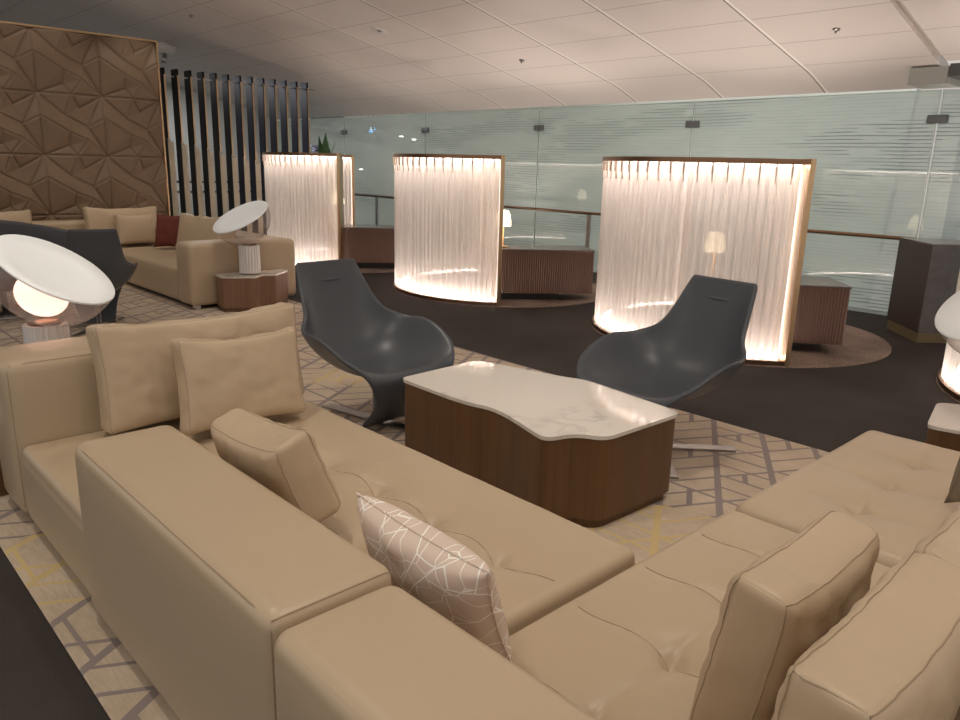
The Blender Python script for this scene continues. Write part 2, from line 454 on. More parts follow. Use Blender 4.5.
# dark ends of the structure right of the soffit
bm = bmesh.new(); box(bm, 8.66, 9.5, -4, 2.56, 2.50, 2.62); struct('trim_2', bm, M['grey_steel'])
bm = bmesh.new(); box(bm, 8.66, 9.14, 2.57, 2.92, 2.44, 2.60); 
o = struct('trim_3', bm, M['side_wall'])

# geometric leather wall -------------------------------------------------
T = .755
def relief_tile(N=64):
    P = {'TL':(0,0,0),'TR':(1,0,0),'BL':(0,1,0),'BR':(1,1,0),'a':(.5,0,.75),'i':(.5,1,.75),'f':(0,.36,.8),'e':(1,.36,.8),
         'b':(.37,.34,.5),'c':(.62,.22,0.05),'d':(.73,.52,.15),'g':(.42,.62,.9),'h':(.40,.84,.35),'j':(.70,.74,.8)}
    keys = list(P); ix = {k:n for n,k in enumerate(keys)}
    E = ['TL-b','b-d','d-BR','f-g','g-j','j-BR','a-b','a-c','c-TR','TR-d','d-e','g-h','h-BL','h-i','i-j','TL-a','a-TR','TR-e','e-BR','BR-i','i-BL','BL-f','f-TL']
    vs = [Vector(P[k][:2]) for k in keys]; es = [tuple(ix[q] for q in e.split('-')) for e in E]
    out = geometry.delaunay_2d_cdt(vs, es, [], 0, 1e-5)
    V2, F2 = out[0], out[2]
    hs = []
    for v in V2:
        k = min(keys, key=lambda k: (v-Vector(P[k][:2])).length); hs.append(P[k][2])
    segs = [(Vector(P[e.split('-')[0]][:2]), Vector(P[e.split('-')[1]][:2])) for e in E]
    H = []
    for i in range(N+1):
        row = []
        for j in range(N+1):
            p = Vector((i/N, j/N)); best = None
            for t in F2:
                A, B, C = (V2[q] for q in t)
                d = (B.x-A.x)*(C.y-A.y)-(C.x-A.x)*(B.y-A.y)
                if abs(d) < 1e-9: continue
                w1 = ((B.x-p.x)*(C.y-p.y)-(C.x-p.x)*(B.y-p.y))/d; w2 = ((C.x-p.x)*(A.y-p.y)-(A.x-p.x)*(C.y-p.y))/d; w3 = 1-w1-w2
                m = min(w1,w2,w3)
                if best is None or m > best[0]: best = (m, w1*hs[t[0]]+w2*hs[t[1]]+w3*hs[t[2]])
            dist = 9
            for A, B in segs:
                ab = B-A; t = max(0, min(1, (p-A).dot(ab)/ab.dot(ab))); dist = min(dist, (p-A-t*ab).length)
            ed = min(p.x,1-p.x,p.y,1-p.y)
            row.append(best[1]*.075 - .020*math.exp(-(dist/.010)**2) - .006*math.exp(-(ed/.012)**2))
        H.append(row)
    return H, N
Ht, N = relief_tile()
bm = bmesh.new(); cache = {}
YW, XR, ZT = 11.0, 4.268, 3.045
for ci in range(7):
    for ri in range(4):
        for i in range(N+1):
            for j in range(N+1):
                key = (ci*N+i, ri*N+j)
                if key in cache: continue
                x = XR-(7-ci)*T+T*i/N + (T*0); z = ZT-T*(ri+j/N)
                cache[key] = bm.verts.new((x, YW-Ht[i][j], max(z, .0)))
nx, nz = 7*N, 4*N
for i in range(nx):
    for j in range(nz):
        if cache[(i,j+1)].co.z <= 0 and cache[(i,j)].co.z <= 0: continue
        bm.faces.new((cache[(i,j)],cache[(i+1,j)],cache[(i+1,j+1)],cache[(i,j+1)]))
o = link('wall_back', bm, M['panel_leather'], recalc=False); o['kind'] = 'structure'
for p in o.data.polygons: p.use_smooth = True
bm = bmesh.new(); box(bm, XR-7*T, XR, YW+.04, YW+.16, 0, ZT); box(bm, XR, XR+.022, YW-.02, YW+.16, 0, ZT+.022); box(bm, XR-7*T, XR, YW-.02, YW+.16, ZT, ZT+.022)
struct('trim_4', bm, M['gold'])

# spaces beyond: hall wall behind the glass, side wall behind the fins
bm = bmesh.new(); vs_ = box(bm, 17, 17.2, 5.75, 34, -4, 6)
for v in vs_:
    if v.co.y < 6: v.co.y -= .075*(v.co.z-.4)
struct('wall_right', bm, M['hall_wall'])
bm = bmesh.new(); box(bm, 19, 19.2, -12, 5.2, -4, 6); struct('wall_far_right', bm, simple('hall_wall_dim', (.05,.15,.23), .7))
bm = bmesh.new(); box(bm, -4.5, 9.2, 16.8, 17, 0, 5.8); struct('wall_far_back', bm, M['side_wall'])
bm = bmesh.new(); box(bm, 9.5, 19, -12, 34, -4.2, -4); struct('floor.001', bm, M['hall_floor'])
bm = bmesh.new(); box(bm, 9.4, 19, 5.2, 34, 4.2, 4.3); struct('ceiling.002', bm, M['ceiling_white'])

M['clamp'] = simple('grey_clamp', (.16,.17,.17), .4, .4)
# glass balustrade wall ----------------------------------------------------
gj = [-2.95, -.1, 2.75, 5.67, 8.42, 11.25, 13.92, 16.75]
for i in range(len(gj)-1):
    bm = bmesh.new(); box(bm, 9.193, 9.207, gj[i]+.008, gj[i+1]-.008, 0.0, 2.43)
    o = struct('window_%d' % (i+1), bm, M['glass_wall'])
    e = bmesh.new(); box(e, 9.19, 9.21, gj[i+1]-.012, gj[i+1]-.008, 0, 2.43); box(e, 9.19, 9.21, gj[i]+.008, gj[i]+.012, 0, 2.43); box(e, 9.19, 9.21, gj[i]+.01, gj[i+1]-.01, 2.428, 2.434)
    link('window_pane_edge', e, M['edge_glass'], o, smooth=False)
names = ['nearest the dark stone cabinet', 'above the right curtained booth', 'between the right and middle curtained booths', 'above the middle curtained booth', 'between the middle and left curtained booths']
bm = bmesh.new(); box(bm, -.03, .03, -.10, .10, -.042, .042); bevel(bm, .008, 2)
c0 = link('glass_clamp', bm, M['clamp'])
where = ['largest, up beside the dark beam above the stone cabinet', 'high on the glass behind the right curtained booth', 'high on the glass between right and middle curtained booths', 'high on the glass above the middle curtained booth', 'smallest, just right of the slatted fins and the plant']
for i, y in enumerate(gj[2:7]):
    c = c0 if i == 0 else c0.copy()
    if i: col.objects.link(c)
    c.location = (9.2, y, 2.14); tag(c, 'steel clamp joining two glass panels, ' + where[i], 'glass clamp', 'steel clamps on the glass wall')
# hand rail
t = thing('handrail', 'slim dark metal handrail running in front of the glass wall', 'handrail', (9.05, 0, 0))
bm = bmesh.new(); tube(bm, [(0,-3,.89),(0,16.5,.89)], .022, 10); link('rail', bm, M['bronze'], t)
for y in (-.9, 1.8, 4.5, 7.2, 9.9, 12.6, 15.3):
    bm = bmesh.new(); box(bm, -.01, .01, y-.035, y+.035, 0, .87); link('post', bm, M['steel'], t, smooth=False)
# slanted roof truss beyond the glass
t = bmesh.new()
for dz in (0, -.42): tube(t, [(12,22.5,3.05+dz),(12,16.2,2.45+dz)], .09, 6)
for k in range(9):
    y = 22.2-k*.7; z = 3.05-(22.5-y)*.095
    tube(t, [(12,y,z-.42),(12,y-.35,z-.03)], .045, 5); tube(t, [(12,y-.35,z-.03),(12,y-.7,z-.46)], .025, 5)
tag(link('roof_truss', t, M['grey_steel']), 'grey metal truss sloping down beyond the far end of the glass wall', 'truss')
# illuminated blue way-finding sign
s = thing('wayfinding_sign', 'small lit blue pictogram sign hanging in the hall beyond the glass', 'sign', (14.5, 20.45, 2.59))
bm = bmesh.new(); box(bm, -.03,.03,-.2,.2,-.14,.14); link('sign_box', bm, emis('sign_blue', (.10,.45,1.), 4), s, smooth=False)
bm = bmesh.new(); box(bm, -.04,-.031,-.15,-.02,-.09,.09); box(bm, -.04,-.031,.03,.14,.02,.08); box(bm, -.04,-.031,.03,.14,-.08,-.03); link('pictogram', bm, emis('sign_white', (.8,.9,1.), 3), s, smooth=False)
bm = bmesh.new()
for y in (-.12,.12): tube(bm, [(0,y,.14),(0,y,1.6)], .008, 6)
link('hanger', bm, M['grey_steel'], s)
hall_light = [(14.2,21.6,2.28,'left one of the close pair of lights beyond the glass'),(14.2,20.9,2.33,'right one of the close pair of lights beyond the glass'),(14.2,18.5,2.29,'small bright light beyond the glass, just under the blue sign level'),(14.2,17.9,2.2,'small light beyond the glass beside the middle booth top'),(14.2,20.6,1.3,'lowest bright light beyond the glass between left and middle booths')]
bm = bmesh.new(); lathe(bm, [(0,.03),(.06,.03),(.06,0),(.0,0)], 12)
d0 = link('hall_downlight', bm, M['spot'])
for i,(x,y,z,l) in enumerate(hall_light):
    d = d0 if i == 0 else d0.copy()
    if i: col.objects.link(d)
    d.location = (x,y,z); tag(d, l, 'light', 'small lights in the hall beyond the glass')
    bm = bmesh.new(); tube(bm, [(0,0,.03),(0,0,4.2-z)], .006, 5); link('suspension_rod', bm, M['grey_steel'], d)

# ceiling fittings -----------------------------------------------------------
def ceil_item(name, x, y, r, label, cat, drop=.012, mat='ceramic', hang=0):
    t = thing(name, label, cat, (x, y, ceil_z(x)-hang)); t.rotation_euler = (0, math.atan(.23) if not hang else 0, 0)
    bm = bmesh.new(); lathe(bm, [(0,0),(r,0),(r*.97,-drop),(r*.55,-drop*1.6),(0,-drop*1.7)], 24); link('housing', bm, M[mat], t)
    bm = bmesh.new(); lathe(bm, [(0,-drop*1.7),(r*.25,-drop*1.7),(r*.3,-drop*3.4),(0,-drop*3.4)], 12); link('sensor', bm, M['steel'], t)
    if hang:
        bm = bmesh.new(); lathe(bm, [(0,hang+.03),(.02,hang+.03),(.02,0),(0,0)], 10); link('stem', bm, M['ceramic'], t)
    return t
ceil_item('ceiling_sprinkler', 7.61, 3.26, .035, 'small round sprinkler in the ceiling tile nearest the right corner', 'sprinkler', mat='steel')
ceil_item('ceiling_sprinkler', 7.53, 7.25, .035, 'small round sprinkler in the ceiling above the middle booth', 'sprinkler', mat='steel')
ceil_item('ceiling_sprinkler', 4.88, 11.2, .035, 'tiny sprinkler in the ceiling above the slatted screen near the brown wall', 'sprinkler', mat='steel')
ceil_item('ceiling_speaker', 6.18, 8.5, .12, 'flat round white speaker set flush in the ceiling', 'speaker', drop=.006)
t = ceil_item('smoke_detector', 5.42, 13.5, .15, 'white domed detector hanging below the ceiling by the brown panelled wall', 'detector', drop=.09)

# slatted fin screen ----------------------------------------------------------
for k in range(16):
    x = 4.55 + .2045*k; x = 4.73+.2035*(k-1)
    if k == 0: continue
    h_ = 2.84
    if k > 13: break
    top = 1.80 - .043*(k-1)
    place = ['tall dark fin right beside the brown panelled wall, first of the slatted screen', 'tall dark fin second from the brown panelled wall', 'tall dark fin third from the brown panelled wall', 'tall dark fin fourth from the brown panelled wall', 'tall dark fin fifth from the brown panelled wall', 'tall dark fin sixth from the brown panelled wall', 'tall dark fin in the very middle of the slatted screen', 'tall fin with painted blue reflection, eighth from the brown wall, sixth from the right end', 'tall fin with painted blue reflection, fifth from the right end of the slatted screen', 'tall fin with painted blue reflection, fourth from the right end of the slatted screen', 'tall fin with painted blue reflection, third from the right end of the slatted screen', 'tall fin with painted blue reflection, second from the right end of the slatted screen', 'tall fin with painted blue reflection at the right end of the slatted screen'][k-1]
    f = thing('screen_fin', place, 'fin', (x, 12, 0), 0, 'upright fins of the slatted screen')
    bm = bmesh.new(); box(bm, 0,.035,0,.20,0,h_); link('blade', bm, M['fin_blue_reflect'] if k > 6 else M['fin_dark'], f, smooth=False)
    bm = bmesh.new(); box(bm, .010,.032,-.010,-.001,top,h_-.09); link('metal_edge', bm, M['gold'], f, smooth=False)
    bm = bmesh.new(); box(bm, .0,.085,-.014,-.001,0,top-.02); r_ = box(bm, .0,.02,-.014,-.001,top-.02,top+.03); link('cream_reflection', bm, M['fin_cream_reflect'], f, smooth=False)  # reflection built as a thin cream box, its top dropping fin by fin
    bm = bmesh.new(); box(bm, .0,.2,.06,.075,h_-.12,h_-.10); link('tie_bar', bm, M['steel'], f, smooth=False)
t = thing('back_rail', 'dark double rail crossing behind the slatted screen', 'rail', (4.5, 13.2, 0))
for z in (.95, 1.12):
    bm = bmesh.new(); box(bm, 0, 3.2, 0, .04, z, z+.035); link('bar', bm, M['dark_trim'], t, smooth=False)
for x in (0, 1.6, 3.16):
    bm = bmesh.new(); box(bm, x, x+.04, 0, .04, 0, .95); link('post', bm, M['dark_trim'], t, smooth=False)

# ------------------------------------------------------------------ curtained booths
def arc_band(bm, r0, r1, z0, z1, a0, a1, n=48):
    R = []
    for i in range(n+1):
        a = a0+(a1-a0)*i/n; c, s = math.cos(a), math.sin(a)
        R.append([bm.verts.new((r*c, r*s, z)) for r, z in ((r0,z0),(r1,z0),(r1,z1),(r0,z1))])
    for A, B in zip(R, R[1:]):
        for k in range(4): bm.faces.new((A[k],B[k],B[(k+1)%4],A[(k+1)%4]))
    bm.faces.new(R[0]); bm.faces.new(R[-1][::-1])
A0, A1 = math.radians(58), math.radians(226)
def booth(cx, cy, label, carpet_label, a0=A0, a1=A1):
    t = thing('curtained_screen', label, 'curtained screen', (cx,cy,0), 0, 'curved curtained booth screens')
    bm = bmesh.new(); arc_band(bm, 1.16, 1.40, .014, .05, a0, a1); sharp(link('base_rail', bm, M['bronze'], t))
    bm = bmesh.new(); arc_band(bm, 1.16, 1.40, 1.615, 1.655, a0, a1); sharp(link('top_rail', bm, M['bronze'], t))
    for a in (a0, a1):
        mtx = Matrix.Rotation(a, 4, 'Z')
        bm = bmesh.new(); box(bm, 1.15, 1.41, -.02, .02, .014, 1.66, mtx); link('end_post', bm, M['gold'], t, smooth=False)
    # pleated sheer, wavy all the way down, tighter pinch pleats at the heading
    for rad, nm, smat in ((1.37, 'sheer_curtain', 'sheer'), (1.195, 'inner_sheer_curtain', 'sheer_inner')):
        bm = bmesh.new(); n = 640; L = (a1-a0)*rad; uvl = bm.loops.layers.uv.new('UVMap'); V = []
        zs = [.05,.09,.16,.3,.5,.75,1.0,1.2,1.35,1.43,1.47,1.50,1.53,1.56,1.59,1.615]
        b0, b1 = a0+.016, a1-.016
        for i in range(n+1):
            u = i/n; a = b0+(b1-b0)*u; s = u*L; row = []
            for z in zs:
                k = max(0, min(1, (z-1.42)/.12)); k = k*k*(3-2*k); lowk = 1-k
                w = .010*math.sin(2*PI*s/.070+3*noise.noise(Vector((s*1.7,cy+rad,z*.3)))) + .006*math.sin(2*PI*s/.031+4*noise.noise(Vector((s*3,5+cy,z*.4))))
                ph = (s/.118) % 1.0
                hd = .016*math.cos(2*PI*ph) - (.030 if abs(ph-.5) < .07 else 0)
                r = rad + w*lowk + hd*k
                row.append(bm.verts.new((r*math.cos(a), r*math.sin(a), z)))
            V.append(row)
        for i in range(n):
            for j in range(len(zs)-1):
                f = bm.faces.new((V[i][j],V[i+1][j],V[i+1][j+1],V[i][j+1]))
                for lp, (ii, jj) in zip(f.loops, ((i,j),(i+1,j),(i+1,j+1),(i,j+1))): lp[uvl].uv = (ii/n*L+rad*7, zs[jj])
        link(nm, bm, M[smat], t, recalc=False)
    bm = bmesh.new(); box(bm, 1.372, 1.402, -.0045, .0045, 1.525, 1.612)
    vs_ = box(bm, 1.370, 1.388, -.003, .003, 1.46, 1.525); pl = link('heading_pleat', bm, M['pleat'], t, smooth=False)
    k = 0
    while a0+.03+(k+.5)*.118/1.37 < a1-.03:
        q = pl if k == 0 else pl.copy()
        if k: col.objects.link(q); q.parent = t
        q.rotation_euler = (0, 0, a0+.03+(k+.5)*.118/1.37); k += 1
    for z0, z1, nm in ((1.592, 1.612, 'top_light_strip'), (.052, .066, 'base_light_strip')):
        bm = bmesh.new(); arc_band(bm, 1.26, 1.30, z0, z1, a0+.03, a1-.03); link(nm, bm, M['led_top' if z0 > 1 else 'led'], t, smooth=False)
    for a in (a0+.022, a1-.022):
        bm = bmesh.new(); box(bm, 1.265, 1.295, -.003, .003, .08, 1.58, Matrix.Rotation(a, 4, 'Z')); link('curtain_fill_strip', bm, M['fill_side'], t, smooth=False)  # added glowing strips that brighten the middle of the curtain
    bm = bmesh.new(); lathe(bm, [(0,.012),(1.405,.012),(1.41,.006),(1.41,0),(0,0)], 96)
    tag(sharp(link('round_carpet', bm, M['pod_carpet'])), carpet_label, 'carpet', 'round carpets under the booths').location = (cx,cy,0)
    return t
PR, PM, PL, PN = (6.93,3.6), (6.93,6.9), (6.93,10.2), (6.93,.3)
booth(*PR, 'curved booth screen of lit white sheer curtain, largest and nearest, behind the right lounge chair', 'round brown flecked carpet showing right of the largest curtained screen')
booth(*PM, 'curved booth screen of lit white sheer curtain in the middle of the three', 'round brown flecked carpet under the middle curtained screen', a1=math.radians(224))
booth(*PL, 'curved booth screen of lit white sheer curtain beside the slatted fins, smallest looking', 'round brown flecked carpet under the curtained screen beside the fins')
booth(*PN, 'lit curtained screen cut off by the right edge, beyond the white lamp disc', 'round carpet under the curtained screen cut off at the right edge')

def desk(label, p0, p1, depth, h0=.61, z0=.10):
    """reeded desk: front panel from p0 to p1 seen from outside, top going back by depth"""
    p0, p1 = Vector(p0), Vector(p1); d = (p1-p0); L = d.length; ang = math.atan2(d.y, d.x)
    t = thing('booth_desk', label, 'desk', (p0.x,p0.y,0), ang, 'low desks inside the booths')
    # reeded body
    pts = []; n = int(L/.026)
    for i in range(n):
        for k in range(4):
            pts.append((L*(i+k/4)/n, .0-.007*math.sin(PI*k/4)))
    pts += [(L,0)]
    m = int(depth/.026)
    for i in range(m):
        for k in range(4): pts.append((L+.007*math.sin(PI*k/4), depth*(i+k/4)/m))
    pts += [(L,depth),(0,depth)]
    q = []
    for p in pts:
        if not q or (Vector(p)-Vector(q[-1])).length > 1e-4: q.append(p)
    bm = bmesh.new(); prism(bm, q, z0, h0-.012); link('reeded_body', bm, M['reed'], t, smooth=False)
    bm = bmesh.new(); box(bm, -.01, L+.01, -.012, depth, h0-.012, h0+.006); bevel(bm, .004, 2); link('desk_top', bm, M['desk_top'], t, smooth=False)
    bm = bmesh.new(); box(bm, .03, L*.72, .09, depth-.05, .012, z0); link('plinth', bm, M['black'], t, smooth=False)
    return t
M['reed'] = simple('reeded_bronze_veneer', (.16,.092,.07), .35, .25, var=.1)
desk('low reeded brown desk right of the largest curtained screen', (6.01,3.36), (6.74,2.47), .62)
desk('low reeded brown desk right of the middle curtained screen, longest of the three', (6.02,6.32), (7.06,5.51), .52)
desk('low brown desk between the left and middle curtained screens', (6.01,9.58), (7.15,8.78), .55)

def table_lamp(x, y, z, label, zt):
    t = thing('table_lamp', label, 'lamp', (x,y,z), 0, 'small shaded lamps on the booth desks')
    bm = bmesh.new(); lathe(bm, [(0,0),(.07,0),(.07,.012),(.012,.022),(.009,zt-z-.19),(0,zt-z-.19)], 24); link('lamp_stand', bm, M['gold'], t)
    bm = bmesh.new(); h = zt-z; lathe(bm, [(.095,h-.19),(.092,h-.12),(.078,h-.05),(.06,h-.01),(0,h)], 32); link('lamp_shade', bm, M['shade'], t)
    bm = bmesh.new(); tube(bm, [(0,0,.18),(0,0,h-.015)], .004, 8); link('stem', bm, M['gold'], t)
table_lamp(6.45, 3.62, .616, 'small lamp with cream shade glowing through the largest curtained screen', 1.01)
table_lamp(6.37, 6.34, .616, 'small lamp with cream shade at the edge of the middle curtained screen', 1.05)
table_lamp(6.33, 9.80, .616, 'small lamp with cream shade behind the curtain beside the fins', 1.12)
# potted orchid behind the left booth
t = thing('potted_plant', 'leafy plant with pale blue blooms peeking above the curtained screen beside the fins', 'plant', (8.2, 13.15, 0))
bm = bmesh.new(); lathe(bm, [(0,0),(.16,0),(.2,1.35),(.17,1.35),(.16,1.3),(0,1.3)], 24); link('tall_planter', bm, M['pot'], t)
bm = bmesh.new(); 
for k in range(46):
    a = random.uniform(0, 2*PI); el = random.uniform(.25, 1.45); L = random.uniform(.45,.85); w = .07
    d = Vector((math.cos(a)*math.cos(el), math.sin(a)*math.cos(el), math.sin(el))); s = Vector((-math.sin(a), math.cos(a), 0))
    prev = None
    for i in range(6):
        u = i/5; p = Vector((0,0,1.3))+d*L*u+Vector((0,0,-.15*u*u*math.cos(el))); ww = w*math.sin(PI*min(1,u*.9+.08))
        q = [bm.verts.new(p-s*ww), bm.verts.new(p+s*ww)]
        if prev: bm.faces.new((prev[0],prev[1],q[1],q[0]))
        prev = q
link('foliage', bm, M['leaf'], t, recalc=False)
for k in range(9):
    a = 2.3+random.uniform(-.8,.8); p = Vector((.22*math.cos(a)+random.uniform(-.1,.1), .22*math.sin(a), 1.72+random.uniform(-.10,.12)))
    bm = bmesh.new(); bmesh.ops.create_icosphere(bm, subdivisions=2, radius=.05)
    for v in bm.verts: v.co = v.co*(1+.35*math.sin(5*math.atan2(v.co.y,v.co.x))) ; v.co.z *= .5; v.co += p
    link('blossom', bm, M['petal'], t)

# dark stone cabinet by the glass
t = thing('stone_cabinet', 'tall dark stone and umber cabinet by the glass at the right', 'cabinet', (0,0,0))
poly = [(7.90,2.22),(8.42,2.68),(8.80,2.30),(8.24,1.93)]
bm = bmesh.new(); prism(bm, poly, .10, .93); o = link('cabinet_body', bm, [M['umber'], M['slate']], t, smooth=False)
for p in o.data.polygons:
    if p.normal.y < -.5 or abs(p.normal.z) > .9: p.material_index = 1
cx_, cy_ = 8.34, 2.28
ins = [(cx_+(x-cx_)*.96, cy_+(y-cy_)*.96) for x, y in poly]
bm = bmesh.new(); prism(bm, ins, 0, .10); link('cabinet_plinth', bm, simple('plinth_brass',(.30,.24,.14),.35,.6), t, smooth=False)
bm = bmesh.new(); prism(bm, [(cx_+(x-cx_)*1.01, cy_+(y-cy_)*1.01) for x, y in poly], .93, .945); link('cabinet_top', bm, M['desk_top'], t, smooth=False)

# ------------------------------------------------------------------ soft furniture
def seat_fn(cx, cy, w, d, h, tufts, gx=(), gy=(), sag=.006, out=.008):
    """crowned seat top with buttoned dimples (tufts: world xy) and shallow grooves along x = gx and y = gy lines"""
    def fn(p, q):
        X, Y = p.x+cx, p.y+cy
        if q.z > h/2-.05:
            u, v = p.x/(w/2), p.y/(d/2); edge = max(0,(1-u*u))*max(0,(1-v*v))
            k = min(1, edge*6)
            z = .012*edge
            near = max([math.exp(-((X-tx)**2+(Y-ty)**2)/.018) for tx, ty in tufts if abs(X-tx)+abs(Y-ty) < .5] or [0])
            k *= .30+.70*near
            for tx, ty in tufts:
                r2 = (X-tx)**2+(Y-ty)**2; z -= (.020*math.exp(-r2/.0009)+.015*math.exp(-r2/.010)) if r2 < .06 else 0
            for g in gx:   # groove at x = g, running along y
                z -= k*(.010*math.exp(-((X-g-.014*math.sin((Y-g)*2*PI/.32))/.013)**2) + .006*math.exp(-((X-g)/.05)**2)) if abs(X-g) < .2 else 0
            for g in gy:
                z -= k*(.010*math.exp(-((Y-g-.010*math.sin((X-g)*2*PI/.32))/.013)**2) + .004*math.exp(-((Y-g)/.05)**2)) if abs(Y-g) < .2 else 0
            z += .0015*noise.noise(Vector((X*9,Y*9,0)))
            p.z += z
        else:
            p.x += math.copysign(out*(1-(q.z/(h/2))**2), p.x) if abs(q.x) > w/2-.01 else 0
            p.y += math.copysign(out*(1-(q.z/(h/2))**2), p.y) if abs(q.y) > d/2-.01 else 0
        return p
    return fn
def leather_box(name, parent, x0,x1,y0,y1,z0,z1, r=.05, step=.08, seams=(), seatkw=None, mat='leather', bulge=.008):
    w, d, h = x1-x0, y1-y0, z1-z0; cx, cy, cz = (x0+x1)/2, (y0+y1)/2, (z0+z1)/2
    if seatkw: fn = seat_fn(cx, cy, w, d, h, **seatkw)
    else:
        def fn(p, q):
            u, v, s = p.x/(w/2), p.y/(d/2), p.z/(h/2)
            b = bulge
            if abs(q.z) >= h/2-1e-6: p.z += math.copysign(b*max(0,1-u*u)*max(0,1-v*v), q.z)
            if abs(q.x) >= w/2-1e-6: p.x += math.copysign(b*max(0,1-v*v)*max(0,1-s*s), q.x)
            if abs(q.y) >= d/2-1e-6: p.y += math.copysign(b*max(0,1-u*u)*max(0,1-s*s), q.y)
            return p
    bm = rslab(w, d, h, r, fn, step)
    o = link(name, bm, M[mat], parent); px, py, pz = (parent.location if parent else (0,0,0))
    o.location = (cx-px, cy-py, cz-pz)
    if seatkw:   # fine seam lying in each groove
        for axis, gs in ((0, seatkw.get('gx', ()) if x1 < 2.4 else ()),):
            for g in gs:
                pts = []; L = d if axis == 0 else w; n = int(L/.02)
                for i in range(n+1):
                    tt = -L/2+.05+(L-.10)*i/n
                    if axis == 0: q = Vector((g-cx+.014*math.sin((tt+cy-g)*2*PI/.32), tt, h/2))
                    else: q = Vector((tt, g-cy+.010*math.sin((tt+cx-g)*2*PI/.32), h/2))
                    pts.append(fn(q.copy(), q)+Vector((0,0,.0009)))
                bm = bmesh.new(); tube(bm, pts, .0016, 5); link('seam', bm, M['seam'], o)
    # stitched seams: lists of box-surface points (local -1..1 corners) joined by straight runs
    for path in seams:
        pts = []
        for (a, b_) in zip(path, path[1:]):
            n = 14
            for i in range(n):
                q = Vector(a).lerp(Vector(b_), i/n); pts.append(rpoint((q.x*w/2, q.y*d/2, q.z*h/2), w, d, h, r))
        q = Vector(path[-1]); pts.append(rpoint((q.x*w/2, q.y*d/2, q.z*h/2), w, d, h, r))
        for dd in (1.0, ):
            bm = bmesh.new(); tube(bm, pts, .0022, 6); link('seam', bm, M['seam'], o)
    return o

SH = .385
# long left sofa section --------------------------------------------------
t = thing('sofa_section', 'long tan leather sofa section with buttoned seat along the left side of the rug', 'sofa', (0,0,0))
kw = dict(tufts=[(1.505, 2.11+.32*k) for k in (-2,-1,0,1,2,3)] + [(1.19, 2.11+.32*k) for k in (-2,-1,0,1,2,3)], gx=(1.505,1.19))
leather_box('seat', t, .635,1.875,1.205,3.40,.05,SH, r=.036, step=.0115, seatkw=kw)
leather_box('backrest', t, .617,.945,1.242,2.55,.05,.655, r=.042, seams=[[(-1,-1,-1),(-1,-1,1),(-1,1,1),(-1,1,-1)],[(-1,-1,1),(1,-1,1),(1,-1,-1)]])
leather_box('armrest', t, .615,1.74,3.405,3.76,.05,.735, r=.055, seams=[[(-1,-1,-1),(-1,-1,1),(1,-1,1),(1,-1,-1)]])
for x,y in ((.7,1.3),(.7,3.6),(1.75,1.3),(1.65,3.6)):
    bm = bmesh.new(); box(bm, x-.03,x+.03,y-.03,y+.03,.012,.055); link('foot', bm, M['chrome'], t, smooth=False)
# corner section ------------------------------------------------------------
t = thing('sofa_section', 'tan leather corner sofa section in the foreground, middle of the three modules', 'sofa', (0,0,0))
kw = dict(tufts=[(1.48+.32*k, .83) for k in (-1,0,1,2)] + [(1.48+.32*k, .5) for k in (-1,0,1,2)], gx=(1.48,1.80,2.12,1.16), gy=(.83,.5))
leather_box('seat', t, .93,2.39,.16,1.175,.05,SH, r=.036, step=.0115, seatkw=kw)
leather_box('backrest', t, .60,.915,-.25,1.220,.405,.655, r=.042)
leather_box('back_base', t, .60,.915,-.25,1.185,.05,.40, r=.02)
leather_box('backrest', t, .93,2.38,-.25,.14,.05,.60, r=.042)
for x,y in ((.7,-.15),(2.3,-.15),(2.3,1.1),(1.05,1.1)):
    bm = bmesh.new(); box(bm, x-.03,x+.03,y-.03,y+.03,.012,.055); link('foot', bm, M['chrome'], t, smooth=False)
# chaise -----------------------------------------------------------------------
t = thing('sofa_section', 'tan leather chaise section with buttoned seat at the right end, next to the side table', 'sofa', (0,0,0))
kw = dict(tufts=[(2.735+.317*k, .865) for k in (0,1,2)] + [(2.735+.317*k, .5) for k in (0,1,2)], gx=(2.735,3.05,3.37), gy=(.865,.5))
leather_box('seat', t, 2.412,3.70,-.25,1.185,.05,SH+.005, r=.05, step=.0115, seatkw=kw)
for x,y in ((2.5,-.15),(3.6,-.15),(2.5,1.08),(3.6,1.08)):
    bm = bmesh.new(); box(bm, x-.03,x+.03,y-.03,y+.03,.012,.055); link('foot', bm, M['chrome'], t, smooth=False)

